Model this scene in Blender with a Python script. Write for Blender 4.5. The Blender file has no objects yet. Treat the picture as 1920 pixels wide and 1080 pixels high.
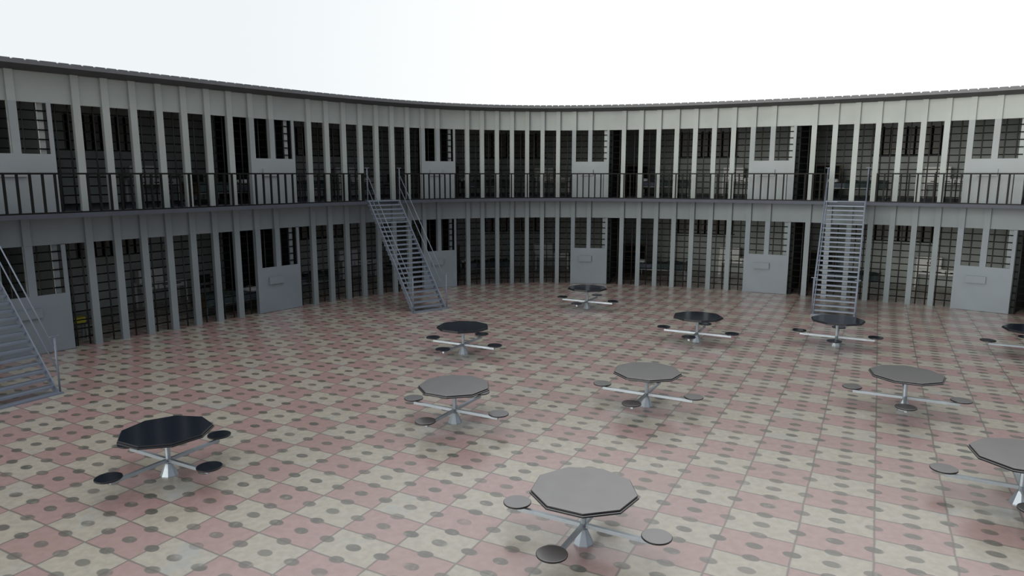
import bpy, bmesh, math, random
from mathutils import Vector, Matrix
random.seed(7)
C = bpy.context.scene.collection
PI = math.pi

# ------------------------------------------------------------------ the curved facade line
PX = [0.5050337442086524, 1.144873631025651, -1.3460283112107834, -3.2233801150659565, 2.0205698018099043, 16.023500617422485, 2.5815638032620742]
PY = [-2.4490994864900975, -3.446651623899292, 5.287159298349917, 5.525367000134698, -11.593626662286443, -1.6497422833941924, 28.595317998665607]

def pv(p, t):
    r = 0.0
    for c in p: r = r * t + c
    return r

def pd(p, t):
    n = len(p) - 1
    r = 0.0
    for i, c in enumerate(p[:-1]): r = r * t + c * (n - i)
    return r

S0, S1 = -30.0, 22.0
def raw(s):
    t = s / 25.0
    return pv(PX, t), pv(PY, t), pd(PX, t), pd(PY, t)

_ext = {}
def extend():
    STEP = 0.1
    x, y, dx, dy = raw(S1); h = math.atan2(dy, dx); tab = []
    for i in range(201):
        tab.append((x, y, h))
        x += 0.70 * STEP * math.cos(h); y += 0.70 * STEP * math.sin(h); h -= math.radians(2.0) * STEP
    _ext['R'] = tab
    x, y, dx, dy = raw(S0); h = math.atan2(dy, dx); tab = []
    for i in range(201):
        tab.append((x, y, h))
        x -= 0.715 * STEP * math.cos(h); y -= 0.715 * STEP * math.sin(h); h += math.radians(1.5) * STEP
    _ext['L'] = tab
extend()

def frame(s):
    """point on the facade line and heading (tangent angle) at module coordinate s"""
    if S0 <= s <= S1:
        x, y, dx, dy = raw(s)
        return x, y, math.atan2(dy, dx)
    tab = _ext['R'] if s > S1 else _ext['L']
    q = (s - S1 if s > S1 else S0 - s) / 0.1
    i = min(int(q), len(tab) - 2); f = q - i
    a, b = tab[i], tab[i + 1]
    return tuple(a[k] + (b[k] - a[k]) * f for k in range(3))

def P(s, off, z):
    """off > 0 is towards the yard"""
    x, y, h = frame(s)
    return Vector((x + math.sin(h) * off, y - math.cos(h) * off, z))

# ------------------------------------------------------------------ materials
def nodes(name):
    m = bpy.data.materials.new(name); m.use_nodes = True
    nt = m.node_tree
    return m, nt, nt.nodes['Principled BSDF']

def noise_mix(nt, c1, c2, scale, detail=4.0, lo=0.35, hi=0.65, coord='Object'):
    tc = nt.nodes.new('ShaderNodeTexCoord')
    n = nt.nodes.new('ShaderNodeTexNoise'); n.inputs['Scale'].default_value = scale; n.inputs['Detail'].default_value = detail
    nt.links.new(tc.outputs[coord], n.inputs['Vector'])
    r = nt.nodes.new('ShaderNodeMapRange'); r.inputs[1].default_value = lo; r.inputs[2].default_value = hi
    nt.links.new(n.outputs['Fac'], r.inputs[0])
    mx = nt.nodes.new('ShaderNodeMix'); mx.data_type = 'RGBA'
    mx.inputs[6].default_value = (*c1, 1); mx.inputs[7].default_value = (*c2, 1)
    nt.links.new(r.outputs[0], mx.inputs[0])
    return mx.outputs[2]

def mat(name, c, rough=0.6, metal=0.0, spec=0.5, var=0.06, scale=3.0):
    m, nt, b = nodes(name)
    c2 = tuple(x * (1 - var) for x in c); c1 = tuple(min(1, x * (1 + var)) for x in c)
    nt.links.new(noise_mix(nt, c1, c2, scale), b.inputs['Base Color'])
    b.inputs['Roughness'].default_value = rough
    b.inputs['Metallic'].default_value = metal
    b.inputs['Specular IOR Level'].default_value = spec
    return m

M = {}
M['wall0'] = mat('lower_wall_painted_shade', (0.235, 0.265, 0.275), 0.75, spec=0.25, scale=0.8)  # ground floor: shade below the walkway put into a darker, bluer colour
M['wall1'] = mat('upper_wall_painted_light', (0.44, 0.475, 0.45), 0.75, spec=0.25, scale=0.8)  # upper floor: paler colour stands in for light missing under the eaves
M['door0'] = mat('lower_door_painted_shade', (0.215, 0.245, 0.268), 0.6, spec=0.3, scale=1.0)  # lower doors carry the walkway shade in their colour too
M['door1'] = mat('upper_door_painted_light', (0.34, 0.37, 0.375), 0.6, spec=0.3, scale=1.0)  # upper doors: brighter light upstairs put into the paler colour
M['deck'] = mat('grey_concrete_deck', (0.085, 0.095, 0.115), 0.7, spec=0.3)
M['soffit'] = mat('dark_roof_metal', (0.085, 0.085, 0.09), 0.6, spec=0.3)
M['roof'] = mat('grey_roof_sheet', (0.17, 0.175, 0.18), 0.55, spec=0.4)
M['bar'] = mat('dull_steel_bar', (0.022, 0.021, 0.019), 0.45, metal=0.0, spec=0.30)
M['hbar'] = mat('dark_steel_strap', (0.006, 0.0065, 0.006), 0.8, spec=0.06)
M['rail'] = mat('blackened_railing_steel', (0.007, 0.007, 0.006), 0.55, spec=0.2)
M['stair'] = mat('blue_grey_stair_steel', (0.19, 0.22, 0.27), 0.45, metal=0.2, scale=2)
M['tread'] = mat('worn_tread_steel', (0.22, 0.255, 0.31), 0.45, metal=0.2, scale=2)
M['steel'] = mat('galvanised_steel', (0.40, 0.45, 0.49), 0.40, metal=0.6, scale=4)
M['top'] = mat('dark_powder_coated_top', (0.012, 0.016, 0.024), 0.13, spec=0.30, var=0.03)
M['sky_reflection_top'] = mat('top_painted_sky_reflection', (0.325, 0.315, 0.318), 0.35, metal=1.0, var=0.03)  # same tops as the dark ones, sky reflection put into the colour
M['rim'] = mat('black_edge', (0.012, 0.012, 0.014), 0.4)
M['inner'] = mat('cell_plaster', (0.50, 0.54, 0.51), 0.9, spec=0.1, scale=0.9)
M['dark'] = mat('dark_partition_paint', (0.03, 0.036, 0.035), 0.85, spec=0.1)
M['ceil'] = mat('cell_ceiling', (0.10, 0.09, 0.085), 0.9, spec=0.1)
M['cellfloor'] = mat('cell_floor_concrete', (0.10, 0.105, 0.125), 0.8, spec=0.2)
M['white'] = mat('white_lacquer', (0.92, 0.92, 0.89), 0.5)
M['offwhite'] = mat('white_cloth', (0.85, 0.86, 0.88), 0.9, spec=0.1)
M['blanket'] = mat('dark_green_grey_blanket', (0.06, 0.085, 0.085), 0.95, spec=0.1, var=0.25, scale=9)
M['frame'] = mat('grey_bed_steel', (0.22, 0.23, 0.24), 0.5, metal=0.4)
M['mattress'] = mat('blue_grey_mattress', (0.12, 0.14, 0.18), 0.9, spec=0.1)
M['wood'] = mat('brown_wood', (0.14, 0.10, 0.05), 0.6, var=0.25, scale=7)
M['yellow'] = mat('yellow_board', (0.45, 0.40, 0.03), 0.6)
M['chairpad'] = mat('black_seat_pad', (0.02, 0.02, 0.024), 0.7)
M['pane'] = mat('dull_window_pane', (0.30, 0.29, 0.26), 0.6, spec=0.2)

# ---- tiled floor
def floor_mat():
    m, nt, b = nodes('pink_and_cream_dotted_tiles')
    N = nt.nodes.new; L = nt.links.new
    def math_(op, a, bb=None, c=None, clamp=False):
        n = N('ShaderNodeMath'); n.operation = op; n.use_clamp = clamp
        for i, v in enumerate((a, bb, c)):
            if v is None: continue
            if isinstance(v, (int, float)): n.inputs[i].default_value = v
            else: L(v, n.inputs[i])
        return n.outputs[0]
    def sm(v, a, bb):
        n = N('ShaderNodeMapRange'); n.interpolation_type = 'SMOOTHSTEP'
        L(v, n.inputs[0]); n.inputs[1].default_value = a; n.inputs[2].default_value = bb
        return n.outputs[0]
    def mix(f, c1, c2):
        n = N('ShaderNodeMix'); n.data_type = 'RGBA'
        if isinstance(f, float): n.inputs[0].default_value = f
        else: L(f, n.inputs[0])
        for i, c in ((6, c1), (7, c2)):
            if isinstance(c, tuple): n.inputs[i].default_value = (*c, 1)
            else: L(c, n.inputs[i])
        return n.outputs[2]
    geo = N('ShaderNodeNewGeometry')
    # slight waviness of the laid tiles
    wn = N('ShaderNodeTexNoise'); wn.inputs['Scale'].default_value = 2.3; wn.inputs['Detail'].default_value = 3
    L(geo.outputs['Position'], wn.inputs['Vector'])
    sub = N('ShaderNodeVectorMath'); sub.operation = 'SUBTRACT'; L(wn.outputs['Color'], sub.inputs[0]); sub.inputs[1].default_value = (.5, .5, .5)
    scl = N('ShaderNodeVectorMath'); scl.operation = 'SCALE'; L(sub.outputs[0], scl.inputs[0]); scl.inputs[3].default_value = 0.045
    add = N('ShaderNodeVectorMath'); add.operation = 'ADD'; L(geo.outputs['Position'], add.inputs[0]); L(scl.outputs[0], add.inputs[1])
    sep = N('ShaderNodeSeparateXYZ'); L(add.outputs[0], sep.inputs[0])
    e1 = (0.76224975, -0.41105595); e2 = (0.27307184, 0.52289097); o = (-2.45132782, 7.80189889)
    det = e1[0] * e2[1] - e1[1] * e2[0]
    X = math_('SUBTRACT', sep.outputs[0], o[0]); Y = math_('SUBTRACT', sep.outputs[1], o[1])
    a = math_('ADD', math_('MULTIPLY', X, e2[1] / det), math_('MULTIPLY', Y, -e2[0] / det))
    bb = math_('ADD', math_('MULTIPLY', X, -e1[1] / det), math_('MULTIPLY', Y, e1[0] / det))
    fa, fb = math_('FLOOR', a), math_('FLOOR', bb)
    par = math_('FLOORED_MODULO', math_('ADD', fa, fb), 2.0)          # 0 cream, 1 pink
    # nearest half-lattice point -> dot
    a2, b2 = math_('MULTIPLY', a, 2.0), math_('MULTIPLY', bb, 2.0)
    ra, rb = math_('ROUND', a2), math_('ROUND', b2)
    da, db = math_('SUBTRACT', a2, ra), math_('SUBTRACT', b2, rb)
    dist = math_('MULTIPLY', math_('SQRT', math_('ADD', math_('MULTIPLY', da, da), math_('MULTIPLY', db, db))), 0.5)
    odd = math_('MAXIMUM', math_('FLOORED_MODULO', ra, 2.0), math_('FLOORED_MODULO', rb, 2.0))
    comb = N('ShaderNodeCombineXYZ'); L(ra, comb.inputs[0]); L(rb, comb.inputs[1])
    wnz = N('ShaderNodeTexWhiteNoise'); wnz.noise_dimensions = '3D'; L(comb.outputs[0], wnz.inputs['Vector'])
    combt = N('ShaderNodeCombineXYZ'); L(fa, combt.inputs[0]); L(fb, combt.inputs[1])
    wnt = N('ShaderNodeTexWhiteNoise'); wnt.noise_dimensions = '3D'; L(combt.outputs[0], wnt.inputs['Vector'])
    st = N('ShaderNodeTexNoise'); st.inputs['Scale'].default_value = 1.1; st.inputs['Detail'].default_value = 6; st.inputs['Roughness'].default_value = .6
    L(geo.outputs['Position'], st.inputs['Vector'])
    fine = N('ShaderNodeTexNoise'); fine.inputs['Scale'].default_value = 9.0; fine.inputs['Detail'].default_value = 5
    L(geo.outputs['Position'], fine.inputs['Vector'])
    stain = sm(st.outputs['Fac'], .56, .70)
    cream = mix(sm(fine.outputs['Fac'], .3, .7), (0.47, 0.42, 0.34), (0.39, 0.35, 0.28))
    cream = mix(math_('MULTIPLY', stain, .65), cream, (0.36, 0.385, 0.38))
    pink = mix(sm(fine.outputs['Fac'], .3, .7), (0.42, 0.268, 0.25), (0.36, 0.226, 0.21))
    pink = mix(math_('MULTIPLY', wnt.outputs['Value'], .35), pink, (0.35, 0.23, 0.19))
    col = mix(par, cream, pink)
    # soft worn edge between colours, then the joints
    ga = math_('ABSOLUTE', math_('SUBTRACT', a, math_('ROUND', a))); gb = math_('ABSOLUTE', math_('SUBTRACT', bb, math_('ROUND', bb)))
    g = math_('MINIMUM', math_('MULTIPLY', ga, .866), math_('MULTIPLY', gb, .590))
    grout = math_('SUBTRACT', 1.0, sm(g, .005, .020))
    col = mix(math_('MULTIPLY', grout, .75), col, (0.10, 0.09, 0.075))
    dot = math_('MULTIPLY', math_('SUBTRACT', 1.0, sm(dist, .108, .134)), odd)
    strength = math_('ADD', .72, math_('MULTIPLY', wnz.outputs['Value'], .28))
    strength = math_('MULTIPLY', strength, math_('SUBTRACT', 1.0, math_('MULTIPLY', stain, .6)))
    dotc = mix(wnz.outputs['Color'], (0.075, 0.075, 0.055), (0.105, 0.092, 0.075))
    dotc = mix(sm(fine.outputs['Fac'], .5, .75), dotc, (0.22, 0.22, 0.17))
    col = mix(math_('MULTIPLY', dot, strength), col, dotc)
    L(col, b.inputs['Base Color'])
    rr = N('ShaderNodeMapRange'); L(fine.outputs['Fac'], rr.inputs[0]); rr.inputs[3].default_value = .36; rr.inputs[4].default_value = .50
    L(rr.outputs[0], b.inputs['Roughness'])
    b.inputs['Specular IOR Level'].default_value = 0.6
    b.inputs['Coat Weight'].default_value = 1.0; b.inputs['Coat Roughness'].default_value = 0.27; b.inputs['Coat IOR'].default_value = 1.85
    bump = N('ShaderNodeBump'); bump.inputs['Strength'].default_value = .12; bump.inputs['Distance'].default_value = .01
    L(math_('SUBTRACT', 1.0, math_('MULTIPLY', grout, .8)), bump.inputs['Height']); L(bump.outputs[0], b.inputs['Normal'])
    return m
M['floor'] = floor_mat()

# ------------------------------------------------------------------ building helpers
def tag(o, label=None, cat=None, group=None, kind=None):
    if label: o['label'] = label
    if cat: o['category'] = cat
    if group: o['group'] = group
    if kind: o['kind'] = kind
    return o

def obj(name, bm, m, parent=None, smooth=False):
    bmesh.ops.recalc_face_normals(bm, faces=bm.faces)
    me = bpy.data.meshes.new(name); bm.to_mesh(me); bm.free()
    me.materials.append(m)
    if smooth:
        for p in me.polygons: p.use_smooth = True
    o = bpy.data.objects.new(name, me); C.objects.link(o)
    if parent is not None: o.parent = parent
    return o

def empty(name, loc=(0, 0, 0), rz=0.0):
    o = bpy.data.objects.new(name, None); C.objects.link(o)
    o.location = loc; o.rotation_euler = (0, 0, rz); o.empty_display_size = .2
    return o

def copy_tree(o, parent=None):
    c = o.copy(); C.objects.link(c)
    if parent is not None: c.parent = parent
    for ch in o.children: copy_tree(ch, c)
    return c

def sweep_into(bm, prof, ss):
    """closed profile [(off, z)...] swept along module coordinates ss, capped"""
    rings = [[bm.verts.new(P(s, o, z)) for o, z in prof] for s in ss]
    n = len(prof)
    for a, b in zip(rings[:-1], rings[1:]):
        for i in range(n):
            bm.faces.new((a[i], a[(i + 1) % n], b[(i + 1) % n], b[i]))
    bm.faces.new(rings[0]); bm.faces.new(list(reversed(rings[-1])))

def frange(a, b, step):
    n = max(1, int(math.ceil((b - a) / step - 1e-6)))
    return [a + (b - a) * i / n for i in range(n + 1)]

def sweep(name, prof, a, b, m, parent=None, step=0.5):
    bm = bmesh.new(); sweep_into(bm, prof, frange(a, b, step))
    return obj(name, bm, m, parent)

def rect(o0, o1, z0, z1): return [(o0, z0), (o1, z0), (o1, z1), (o0, z1)]

def box_into(bm, lo, hi, mtx=None, bevel=0.0):
    x0, y0, z0 = lo; x1, y1, z1 = hi
    r = bmesh.ops.create_cube(bm, size=1.0)
    T = Matrix.Translation(((x0 + x1) / 2, (y0 + y1) / 2, (z0 + z1) / 2)) @ Matrix.Diagonal((x1 - x0, y1 - y0, z1 - z0, 1))
    bmesh.ops.transform(bm, matrix=T, verts=r['verts'])
    if bevel:
        es = list({e for v in r['verts'] for e in v.link_edges})
        rb = bmesh.ops.bevel(bm, geom=es, offset=bevel, segments=2, affect='EDGES', profile=.6)
        vs = list({v for f in rb['faces'] for v in f.verts} | {v for v in r['verts'] if v.is_valid})
        # all verts of this island
        seen = set(vs); stack = list(vs)
        while stack:
            v = stack.pop()
            for e in v.link_edges:
                w = e.other_vert(v)
                if w not in seen: seen.add(w); stack.append(w)
        vs = list(seen)
    else: vs = r['verts']
    if mtx is not None: bmesh.ops.transform(bm, matrix=mtx, verts=vs)

def box(name, lo, hi, m, parent=None, mtx=None, bevel=0.0):
    bm = bmesh.new(); box_into(bm, lo, hi, mtx, bevel)
    return obj(name, bm, m, parent)

def lathe(name, prof, seg, m, parent=None, smooth=False, mtx=None, phase=0.0):
    """prof [(r, z)...] bottom to top, capped"""
    bm = bmesh.new()
    rings = [[bm.verts.new((r * math.cos(phase + 2 * PI * k / seg), r * math.sin(phase + 2 * PI * k / seg), z)) for k in range(seg)] for r, z in prof]
    for a, b in zip(rings[:-1], rings[1:]):
        for k in range(seg): bm.faces.new((a[k], a[(k + 1) % seg], b[(k + 1) % seg], b[k]))
    bm.faces.new(list(reversed(rings[0]))); bm.faces.new(rings[-1])
    if mtx is not None: bmesh.ops.transform(bm, matrix=mtx, verts=bm.verts)
    return obj(name, bm, m, parent, smooth)

def rod_into(bm, a, b, r, seg=8):
    a, b = Vector(a), Vector(b); d = (b - a)
    q = d.to_track_quat('Z', 'Y').to_matrix().to_4x4()
    rr = bmesh.ops.create_cone(bm, cap_ends=True, segments=seg, radius1=r, radius2=r, depth=d.length)
    bmesh.ops.transform(bm, matrix=Matrix.Translation((a + b) / 2) @ q, verts=rr['verts'])

def rod(name, a, b, r, m, parent=None, seg=8):
    bm = bmesh.new(); rod_into(bm, a, b, r, seg)
    return obj(name, bm, m, parent, True)

# ------------------------------------------------------------------ heights
H1, H2 = 3.54, 6.96            # deck top / roof underside
LIN = 2.73                     # underside of the lintel band
RE, RZ0, RZ1 = .40, 7.06, 7.13
UP = 3.5                       # floor to floor
CELLS = list(range(-3, 4))     # cell n spans s = 10n-8 .. 10n+2, its door at 10n .. 10n+2
PLACE = {-3: 'at the far left', -2: 'second from the left', -1: 'behind the middle staircase', 0: 'in the centre of the back wall',
         1: 'just left of the right-hand staircase', 2: 'behind the right-hand staircase', 3: 'at the right edge'}
LEVEL = {0: 'ground-floor', 1: 'upper-floor'}
SMIN, SMAX = -38.0, 32.0

# ------------------------------------------------------------------ ground, deck, roof
bm = bmesh.new()
inner = [P(s, -5.4, 0.0) for s in frange(SMIN, SMAX, 1.0)]
pts = [bm.verts.new(p) for p in inner] + [bm.verts.new((30, 2, 0)), bm.verts.new((26, -10, 0)), bm.verts.new((-20, -10, 0)), bm.verts.new((-26, 4, 0))]
bm.faces.new(pts)
floor = obj('floor', bm, M['floor']); tag(floor, kind='structure')
if floor.data.polygons[0].normal.z < 0: floor.data.flip_normals()

walk = sweep('walkway', rect(-5.3, .65, H1 - .11, H1), SMIN, SMAX, M['deck']); tag(walk, kind='structure')
roof = sweep('roof', [(-5.5, H2), (0, H2), (RE, RZ0), (RE, RZ1), (-5.5, RZ1)], SMIN, SMAX, M['soffit']); tag(roof, kind='structure')
edge = sweep('trim_1', rect(RE, RE + .02, RZ0 - .003, RZ1 + .002), SMIN, SMAX, M['roof']); tag(edge, kind='structure')
# ribbed roof sheet: 24 ribs and one wide rib per cell
bm = bmesh.new()
for n in CELLS:
    a = 10 * n - 8 - .4
    ws = [.393] * 24; ws.insert(0, .568)
    for w in ws:
        g = .045
        b = a + w
        vs = []
        for s, z in ((a + .012, 0), (a + g, .04), (b - g, .04), (b - .012, 0)):
            vs.append((bm.verts.new(P(s, RE + .02, RZ1 + z)), bm.verts.new(P(s, -5.5, RZ1 + z))))
        for (p0, q0), (p1, q1) in zip(vs[:-1], vs[1:]): bm.faces.new((p0, p1, q1, q0))
        bm.faces.new([v[0] for v in vs]); bm.faces.new([v[1] for v in reversed(vs)])
        a = b
sheet = obj('roof_sheet', bm, M['roof']); tag(sheet, kind='structure')

# ------------------------------------------------------------------ facade
def side(n): return 'left' if n <= -2 else ('right' if n >= 2 else 'back')
door_no = 0
for n in CELLS:
    a, b = 10 * n - 8, 10 * n + 2
    for fl in (0, 1):
        z0 = fl * UP + (0.04 if fl else 0.0); zl = LIN + fl * UP; zt = H2 if fl else H1 - .12
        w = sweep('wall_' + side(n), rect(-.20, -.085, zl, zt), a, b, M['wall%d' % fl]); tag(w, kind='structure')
        for k in range(a + 1, b + 1):
            if k == b: continue                                    # no column where the door passes
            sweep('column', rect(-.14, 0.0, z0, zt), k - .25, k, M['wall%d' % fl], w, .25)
        # post of the door frame standing just inside the bars
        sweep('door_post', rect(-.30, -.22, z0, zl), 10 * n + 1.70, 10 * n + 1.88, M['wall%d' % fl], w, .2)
        # back and party walls of the cell
        bw = sweep('wall_' + side(n), rect(-5.3, -5.15, z0, zt), a, b, M['inner']); tag(bw, kind='structure')
        # high window in the back wall
        wz0, wz1 = fl * UP + 1.82, fl * UP + 2.85
        win = sweep('window_%d' % (2 * (n + 3) + fl + 1), rect(-5.15, -5.12, wz0, wz1), a + 3.3, a + 6.4, M['pane']); tag(win, kind='structure')
        for j in range(9):
            s = a + 3.4 + j * .36
            rod('window_bar', P(s, -5.08, wz0 - .03), P(s, -5.08, wz1 + .03), .036, M['hbar'], win, 6)
        sweep('window_frame', rect(-5.12, -5.05, wz0 - .07, wz0 - .03), a + 3.25, a + 6.45, M['hbar'], win)
        # the door
        door_no += 1
        d0 = 10 * n
        dr = empty('door_%d' % door_no, P(d0 + .9, .015, z0)); tag(dr, kind='structure')
        inv = Matrix.Translation(-Vector(dr.location))
        def dpart(name, bm, m, par=dr):
            bmesh.ops.transform(bm, matrix=inv, verts=bm.verts); return obj(name, bm, m, par)
        bm = bmesh.new()
        zs = fl * UP + 1.485
        sweep_into(bm, rect(-.03, .015, z0 + .01, zs), frange(d0 - .25, d0 + 2.03, .3))
        sweep_into(bm, rect(-.03, .015, zs, zl - .004), [d0 - .25, d0 - .0])
        sweep_into(bm, rect(-.03, .015, zs, zl - .004), [d0 + .75, d0 + 1.0])
        sweep_into(bm, rect(-.03, .015, zs, zl - .004), [d0 + 1.90, d0 + 2.03])
        bmesh.ops.remove_doubles(bm, verts=bm.verts, dist=.0005)
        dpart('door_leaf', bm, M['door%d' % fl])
        bm = bmesh.new(); sweep_into(bm, rect(.015, .075, fl * UP + .93, fl * UP + 1.165), [d0 + .29, d0 + .68, d0 + 1.07])
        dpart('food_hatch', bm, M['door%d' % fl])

    # party wall between this cell and the next, leaning off square
    for fl in (0, 1):
        z0 = fl * UP + (0.04 if fl else 0.0); zt = H2 if fl else H1 - .12
        bm = bmesh.new()
        s0 = b; skew = .15
        q = [P(s0 + .02, -.21, z0), P(s0 + .20, -.21, z0), P(s0 + .20 + skew, -5.14, z0), P(s0 + .02 + skew, -5.14, z0)]
        lo = [bm.verts.new(v) for v in q]; hi = [bm.verts.new((v.x, v.y, zt)) for v in q]
        bm.faces.new(lo); bm.faces.new(hi)
        for i in range(4): bm.faces.new((lo[i], lo[(i + 1) % 4], hi[(i + 1) % 4], hi[i]))
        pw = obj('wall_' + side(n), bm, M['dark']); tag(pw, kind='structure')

cf = sweep('floor', rect(-5.14, -.02, H1, H1 + .012), SMIN, SMAX, M['cellfloor']); tag(cf, kind='structure')
for z, nm in ((H1 - .14, 'ceiling'), (H2 - .02, 'ceiling')):
    c = sweep(nm, rect(-5.14, -.21, z, z + .018), SMIN, SMAX, M['ceil']); tag(c, kind='structure')

# ------------------------------------------------------------------ cell grilles
for n in CELLS:
    a, b = 10 * n - 8, 10 * n + 2
    for fl in (0, 1):
        zb = fl * UP + (.055 if fl else .01); zt = fl * UP + LIN + .03
        g = empty('cell_grille', P((a + b) / 2, -.16, fl * UP)); inv = Matrix.Translation(-Vector(g.location))
        tag(g, 'steel bar grille of the %s cell %s' % (LEVEL[fl], PLACE[n]), 'grille', 'bar grilles closing the cells')
        k = 0
        s = a + .08 + (.5 - .36)
        while s < b - .05:
            bm = bmesh.new(); rod_into(bm, P(s, -.165, zb), P(s, -.165, zt), .0195, 6)
            bmesh.ops.transform(bm, matrix=inv, verts=bm.verts); obj('vertical_bar', bm, M['bar'], g, True)
            s += .427
        for i in range(11):
            z = fl * UP + LIN - .19 - .232 * i
            bm = bmesh.new(); sweep_into(bm, rect(-.192, -.186, z - .0165, z + .0165), frange(a + .05, b - .02, .6))
            bmesh.ops.transform(bm, matrix=inv, verts=bm.verts); obj('crossbar', bm, M['hbar'], g)

# ------------------------------------------------------------------ balcony railing
RO = .60; RZ = 4.527
gaps = [(-33.6, -30.6), (-14.6, -12.5), (13.7, 16.02)]
runs = [(-30.6, -14.6, 'between the left and middle staircases'),
        (-12.5, 13.7, 'between the middle and right-hand staircases'), (16.02, 31.9, 'right of the right-hand staircase')]
for ra, rb, where in runs:
    g = empty('guard_railing', P((ra + rb) / 2, RO, H1)); inv = Matrix.Translation(-Vector(g.location))
    tag(g, 'dark steel walkway railing ' + where, 'railing', 'railings of the upper walkway')
    def rp(name, prof, s0, s1, step=.5):
        bm = bmesh.new(); sweep_into(bm, prof, frange(s0, s1, step)); bmesh.ops.transform(bm, matrix=inv, verts=bm.verts)
        return obj(name, bm, M['rail'], g)
    rp('top_rail', rect(RO - .03, RO + .025, RZ - .045, RZ), ra, rb)
    rp('bottom_rail', rect(RO - .03, RO + .025, H1, H1 + .035), ra, rb)
    ps = []
    for n in range(-4, 4):
        ps.append((10 * n + 1.78, .022))
        ps += [(10 * n + 2.66 + .3735 * j, .05) for j in range(25)]
    ps = [(s, w) for s, w in ps if ra + .1 < s < rb - .1] + [(ra + .04, .055), (rb - .04, .055)]
    for s, wd in sorted(ps):
        h = wd / 2 / .69
        rp('baluster', rect(RO - .025, RO + .02, H1 + .035, RZ - .045), s - h, s + h, .2)

# ------------------------------------------------------------------ staircases
def staircase(name, bc, ang, run, label, width=1.20):
    """bc: centre of the lowest step's front; ang: climbing direction"""
    g = empty(name, (bc[0], bc[1], 0), math.radians(ang) - PI / 2)   # local +y climbs
    tag(g, label, 'staircase', 'open steel staircases up to the walkway')
    NT = 24; top = H1 + .02; rise = top / NT; going = (run - .02) / NT
    hw = width / 2; m = M['stair']
    for i in range(1, NT + 1):
        y = going * i; z = rise * i
        hwid = hw + (.03 if i < NT else .05)
        box('tread', (-hwid, y - .02, z - .042), (hwid, y + .165, z), M['tread'], g)
    box('base_plate', (-hw - .06, -.10, 0), (hw + .06, .10, .03), m, g)
    sl = math.atan2(rise, going); cs, sn = math.cos(sl), math.sin(sl)
    L = math.hypot(rise * NT, going * NT)
    for sx in (-1, 1):
        bm = bmesh.new()
        d = .095
        poly = [(-.05, .0), (.19, .0), (going * NT + .12, rise * NT - .03), (going * NT - .06, rise * NT - .03)]
        x0, x1 = (sx * hw - .012, sx * hw + .012)
        A = [bm.verts.new((x0, y, z)) for y, z in poly]; B = [bm.verts.new((x1, y, z)) for y, z in poly]
        bm.faces.new(A); bm.faces.new(list(reversed(B)))
        for k in range(4): bm.faces.new((A[k], B[k], B[(k + 1) % 4], A[(k + 1) % 4]))
        obj('stringer', bm, m, g)
        xr = sx * (hw + .035)
        for (y, zb, zt) in ((0.0, .03, 1.20), (going * NT, rise * NT, rise * NT + 1.14)):
            po = rod('post', (xr, y, zb), (xr, y, zt), .021, m, g)
            bm = bmesh.new(); box_into(bm, (xr - .085, y - .02, zt - .004), (xr + .085, y + .02, zt + .016)); obj('cap', bm, m, po)
        for zo in (.47, .92):
            rod('handrail', (xr, 0, zo), (xr, going * NT, rise * NT + zo), .015, m, g)
    return g

staircase('steel_staircase', (-2.72, 22.75), 126.9, 3.18, 'steel staircase rising between the second and third ground-floor doors from the left')
staircase('steel_staircase', (10.29, 21.85), 62.3, 3.0, 'right-hand steel staircase seen head-on behind a dark table')
bx, by = -9.42 - .60 * math.cos(math.radians(60)), 13.90 - .60 * math.sin(math.radians(60))
staircase('steel_staircase', (bx, by), 150.0, 3.15, 'large steel staircase cut off by the left edge of the photo')

# ------------------------------------------------------------------ tables
def make_table():
    g = empty('mess_table')
    ph = math.radians(-97) - math.radians(-28.2)
    tp = lathe('tabletop', [(.640, .690), (.648, .694), (.648, .712), (.644, .715)], 9, M['top'], g, phase=ph)
    lathe('under_plate', [(.655, .664), (.666, .668), (.666, .684), (.660, .689)], 9, M['top'], tp, phase=ph)
    lathe('edge_band', [(.6655, .6645), (.6675, .666), (.6675, .683), (.6655, .6845)], 9, M['rim'], tp, phase=ph)
    lathe('upper_edge_band', [(.6475, .691), (.6495, .6925), (.6495, .7105), (.6475, .712)], 9, M['rim'], tp, phase=ph)
    lathe('pole', [(.038, .12), (.038, .664)], 8, M['steel'], g)
    lathe('foot', [(.128, 0), (.128, .012), (.050, .19), (.038, .205)], 8, M['steel'], g)
    for k in range(4):
        R = Matrix.Rotation(k * PI / 2, 4, 'Z')
        ar = box('arm', (.034, -.024, .212), (.905, .024, .262), M['steel'], g, R)
        rod('seat_post', R @ Vector((.880, 0, .205)), R @ Vector((.880, 0, .300)), .017, M['steel'], ar)
        st = lathe('seat', [(.150, .298), (.172, .303), (.1785, .312), (.1785, .326), (.174, .331)], 28, M['top'], g, mtx=Matrix.Translation(R @ Vector((.92, 0, 0))))
        lathe('seat_edge', [(.178, .309), (.1800, .311), (.1800, .3265), (.178, .328)], 28, M['rim'], st, mtx=Matrix.Translation(R @ Vector((.92, 0, 0))))
    return g

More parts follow.
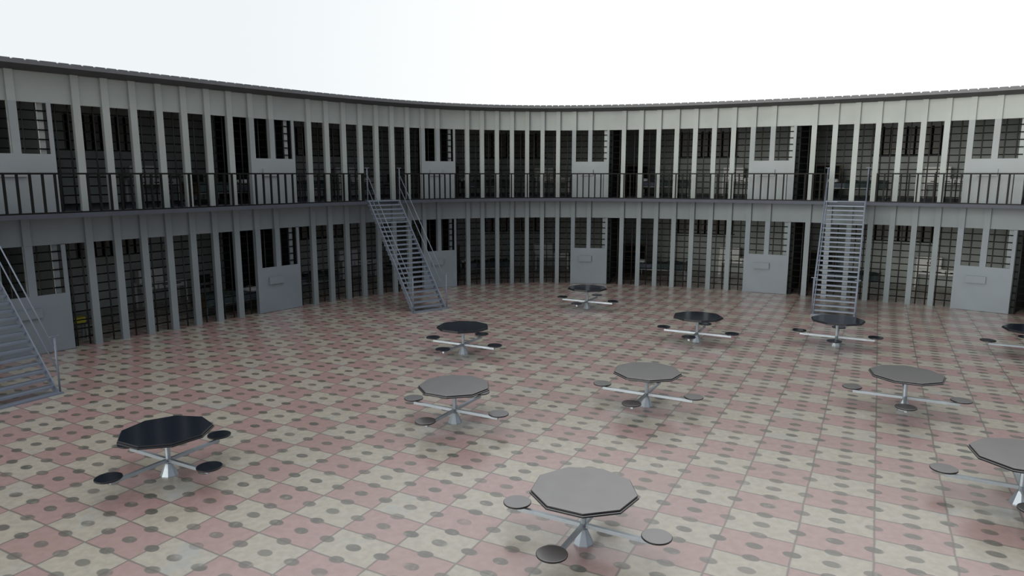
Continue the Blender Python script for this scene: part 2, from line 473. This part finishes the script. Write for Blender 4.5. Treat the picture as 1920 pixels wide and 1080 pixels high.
TABLES = [
    (0.879, 7.975, 'nine-sided grey-topped table with four round stools, nearest the camera at bottom centre'),
    (-1.048, 12.195, 'grey-topped nine-sided table left of centre, directly in front of a darker table'),
    (-1.237, 17.15, 'dark-topped nine-sided table below the foot of the middle staircase'),
    (-5.19, 9.943, 'dark navy-topped table alone at lower left, nearest the left staircase'),
    (2.545, 23.179, 'farthest and smallest dark table, in front of the centre ground-floor door'),
    (5.022, 18.423, 'dark nine-sided table between the farthest table and the one at the right staircase'),
    (8.602, 17.982, 'dark nine-sided table covering the foot of the right-hand staircase'),
    (2.639, 13.124, 'brownish-grey-topped table in the middle of the yard, right of centre'),
    (7.585, 12.914, 'brownish-grey-topped table at right, whose front stool hides its foot'),
    (7.02, 9.01, 'large pale-topped table cut off by the lower right edge of the photo'),
    (12.93, 16.82, 'dark table cut off by the right edge, in front of the rightmost ground-floor door'),
]
proto = make_table()
for i, (x, y, lab) in enumerate(TABLES):
    o = proto if i == 0 else copy_tree(proto)
    o.location = (x, y, 0); o.rotation_euler = (0, 0, math.radians(-28.2))
    if True:
        top_tone = M['sky_reflection_top'] if ('grey-topped' in lab or 'pale-topped' in lab) else M['top']  # lighter tone where the tops would mirror the sky
        for ch in o.children:
            if ch.name.startswith(('tabletop', 'seat')):
                for q in [ch] + list(ch.children):
                    if q.data.materials[0] == M['top']:
                        q.material_slots[0].link = 'OBJECT'; q.material_slots[0].material = top_tone
    tag(o, lab, 'table', 'nine-sided tables with attached stools in the yard')

# ------------------------------------------------------------------ furniture in the cells
def place(o, s, off, z):
    x, y, h = frame(s)
    o.location = P(s, off, z); o.rotation_euler = (0, 0, h)          # local x along the wall, local -y towards the yard

def make_desk():
    g = empty('writing_desk')
    box('desktop', (-.80, -.30, .72), (.80, .30, .76), M['white'], g)
    for sx, w in ((-1, .36), (0, .36), (1, .36)):
        d = box('drawer', (sx * .48 - .22, -.30, .54), (sx * .48 + .22, .28, .715), M['white'], g)
        box('handle', (sx * .48 - .09, -.325, .64), (sx * .48 + .09, -.302, .67), M['hbar'], d)
    for sx in (-1, 1):
        for sy in (-1, 1): box('leg', (sx * .76 - .035, sy * .26 - .035, 0), (sx * .76 + .035, sy * .26 + .035, .72), M['white'], g)
    return g

def make_hutch():
    g = empty('desk_cabinet')
    box('cabinet_case', (-.44, -.14, 0), (.44, .16, .46), M['white'], g, bevel=.012)
    for sx in (-1, 1):
        d = box('door', (sx * .215 - .2, -.16, .03), (sx * .215 + .2, -.142, .43), M['white'], g)
        box('knob', (sx * .05 - .012, -.185, .2), (sx * .05 + .012, -.162, .26), M['hbar'], d)
    return g

def make_bed():
    g = empty('prison_bed')
    for sx in (-1, 1):
        for sy in (-1, 1): box('leg', (sx * .98 - .025, sy * .40 - .025, 0), (sx * .98 + .025, sy * .40 + .025, .50), M['frame'], g)
        box('end_board', (sx * 1.0 - .02, -.42, .30), (sx * 1.0 + .02, .42, .70), M['wood'], g)
    box('bed_frame', (-1.0, -.43, .34), (1.0, .43, .42), M['frame'], g)
    box('mattress', (-.97, -.41, .42), (.97, .41, .60), M['mattress'], g, bevel=.04)
    bm = bmesh.new()                                                 # rumpled blanket over the foot end
    nx, ny = 18, 12
    rows = []
    rnd = random.Random(3)
    for i in range(nx + 1):
        x = -.98 + 1.45 * i / nx; row = []
        for j in range(ny + 1):
            t = -1 + 2 * j / ny
            y = max(-.45, min(.45, t * .60)); over = max(0, abs(t) * .60 - .45)
            z = .645 + .035 * math.sin(6 * x + 3 * t) + .025 * math.sin(9 * t - 4 * x) + rnd.uniform(-.008, .008) - over * 1.6
            row.append(bm.verts.new((x, y, z)))
        rows.append(row)
    for i in range(nx):
        for j in range(ny): bm.faces.new((rows[i][j], rows[i + 1][j], rows[i + 1][j + 1], rows[i][j + 1]))
    obj('blanket', bm, M['blanket'], g, True)
    return g

def pillow_mesh():
    bm = bmesh.new()
    bmesh.ops.create_uvsphere(bm, u_segments=20, v_segments=12, radius=1.0)
    for v in bm.verts:
        x, y, z = v.co
        sx = math.copysign(abs(x) ** .55, x); sy = math.copysign(abs(y) ** .55, y)
        k = 1 - .6 * max(abs(x), abs(y)) ** 3
        v.co = (sx * .22, sy * .34, z * .095 * (.5 + .5 * k) + .01 * math.sin(9 * x))
    return bm

def make_shelf():
    g = empty('low_shelf')
    for sx in (-1, 1): box('side_panel', (sx * .55 - .02, -.16, 0), (sx * .55 + .02, .16, 1.30), M['wood'], g)
    for z in (.30, .62, .95, 1.28): box('shelf_board', (-.53, -.16, z - .02), (.53, .16, z + .02), M['wood'], g)
    box('back_panel', (-.53, .14, .05), (.53, .16, 1.28), M['dark'], g)
    return g

def make_chair():
    g = empty('desk_chair')
    box('seat', (-.21, -.21, .43), (.21, .21, .48), M['chairpad'], g, bevel=.015)
    box('backrest', (-.20, .17, .62), (.20, .21, .92), M['chairpad'], g, bevel=.012)
    for sx in (-1, 1):
        box('leg', (sx * .18 - .015, -.20, 0), (sx * .18 + .015, -.17, .43), M['frame'], g)
        box('leg', (sx * .18 - .015, .17, 0), (sx * .18 + .015, .20, .80), M['frame'], g)
    return g

desk0, hutch0, bed0, shelf0, chair0 = make_desk(), make_hutch(), make_bed(), make_shelf(), make_chair()
pil0 = obj('pillow', pillow_mesh(), M['offwhite'], None, True)
box0 = box('yellow_box', (-.22, -.13, 0), (.22, .13, .16), M['yellow'], None, None, .01)
first = {}
PIL = {-1: 1.75, 0: 1.75, 1: 1.72, 2: 1.68}
def put(src, s, off, z, label, cat, group, rot=0.0):
    o = src if src.name not in first else copy_tree(src)
    first[src.name] = True
    place(o, s, off, z); o.rotation_euler.z += rot
    tag(o, label, cat, group)
    return o

for n in range(-2, 3):
    a = 10 * n - 8
    left = n == -2
    for fl in (0, 1):
        z = fl * UP + (.054 if fl else .0) ; cell = 'the %s cell %s' % (LEVEL[fl], PLACE[n])
        put(desk0, a + 6.75, -4.75, z, 'white desk in ' + cell, 'desk', 'white desks in the cells')
        put(hutch0, a + 6.30, -4.80, z + .76, 'white cabinet on the desk in ' + cell, 'cabinet', 'white cabinets on the desks')
        if left:
            put(bed0, a + 7.1, -1.05, z, 'dark bed close to the bars in ' + cell, 'bed', 'cell beds')
            put(pil0, a + 8.30, -1.05, z + .67, 'white pillow on the bed in ' + cell, 'pillow', 'white pillows on the beds')
        else:
            put(bed0, a + 2.95, -2.7, z, 'dark bed across ' + cell, 'bed', 'cell beds', PI)
            if n >= 0: put(pil0, a + PIL[n], -2.7, z + .67, 'white pillow on the bed in ' + cell, 'pillow', 'white pillows on the beds', PI)
        if n >= 0:
            put(shelf0, a + 1.15, -3.9, z, 'brown open shelf in ' + cell, 'shelf', 'brown shelves in the cells')
        if n <= -1:
            put(chair0, a + 8.3, -4.1, z, 'black chair by the desk in ' + cell, 'chair', 'desk chairs in the cells', PI)
put(box0, -27.35, -1.0, 0.46, 'yellow box on a low stool in the ground-floor cell second from the left', 'box', None)
st = empty('low_stool'); tag(st, 'low dark stool under the yellow box in the ground-floor cell second from the left', 'stool')
box('seat', (-.25, -.16, .42), (.25, .16, .46), M['chairpad'], st)
for sx in (-1, 1):
    for sy in (-1, 1): box('leg', (sx * .21 - .02, sy * .12 - .02, 0), (sx * .21 + .02, sy * .12 + .02, .42), M['frame'], st)
place(st, -27.35, -1.0, 0)

# ------------------------------------------------------------------ sky and light
w = bpy.data.worlds.new('sky'); bpy.context.scene.world = w; w.use_nodes = True
nt = w.node_tree; bg = nt.nodes['Background']
tc = nt.nodes.new('ShaderNodeTexCoord')
def ramp_dir(vec, lo, hi):
    d = nt.nodes.new('ShaderNodeVectorMath'); d.operation = 'DOT_PRODUCT'
    nt.links.new(tc.outputs['Generated'], d.inputs[0]); v = Vector(vec).normalized(); d.inputs[1].default_value = v
    r = nt.nodes.new('ShaderNodeMapRange'); r.interpolation_type = 'SMOOTHSTEP'
    r.inputs[1].default_value = lo; r.inputs[2].default_value = hi
    nt.links.new(d.outputs['Value'], r.inputs[0])
    return r.outputs[0]
def wmix(f, a, b):
    n = nt.nodes.new('ShaderNodeMix'); n.data_type = 'RGBA'; n.clamp_result = False
    nt.links.new(f, n.inputs[0])
    for i, c in ((6, a), (7, b)):
        if isinstance(c, tuple): n.inputs[i].default_value = (*c, 1)
        else: nt.links.new(c, n.inputs[i])
    return n.outputs[2]
base = wmix(ramp_dir((.55, .8, .05), .55, 1.0), (.92, .97, .99), (1.14, 1.15, 1.14))     # whiter to the right and ahead
base = wmix(ramp_dir((0, -1, 0), .0, .55), base, (.34, .36, .39))                         # unseen sky behind dimmed to cut light on the walls
base = wmix(ramp_dir((1, -.25, .1), .5, .95), base, (.42, .46, .52))                       # added dimming outside the view, keeps the left walls darker
base = wmix(ramp_dir((0, 0, 1), .45, .95), base, (1.0, 1.02, 1.05))                       # bright zenith
base = wmix(ramp_dir((0, 0, -1), -.02, .05), base, (.18, .17, .16))                       # below the horizon
nt.links.new(base, bg.inputs['Color']); bg.inputs['Strength'].default_value = 0.95

def sun(name, travel, energy, angle, color):
    l = bpy.data.lights.new(name, 'SUN'); l.energy = energy; l.angle = math.radians(angle); l.color = color
    o = bpy.data.objects.new(name, l); C.objects.link(o)
    o.rotation_euler = Vector(travel).to_track_quat('-Z', 'Y').to_euler(); o.location = (0, 0, 20)
    return o
sun('low_sun', (.74, .66, -.10), 2.2, 40, (1.0, .985, .93))
sun('left_wall_fill', (-.62, .76, -.10), 0.10, 60, (.88, .95, 1.0))  # added fill from behind right, no visible source; lifts the left walls

# ------------------------------------------------------------------ camera
cam = bpy.data.cameras.new('camera'); cam.sensor_width = 36; cam.lens = 1303.7 * 36 / 1920; cam.clip_end = 400
co = bpy.data.objects.new('camera', cam); C.objects.link(co)
co.location = (0, 0, 4.5); co.rotation_euler = (PI / 2 - math.atan(214 / 1303.7), 0, 0)
sc = bpy.context.scene; sc.camera = co
sc.view_settings.view_transform = 'Standard'; sc.view_settings.look = 'None'; sc.view_settings.exposure = 0.0
sc.cycles.max_bounces = 8
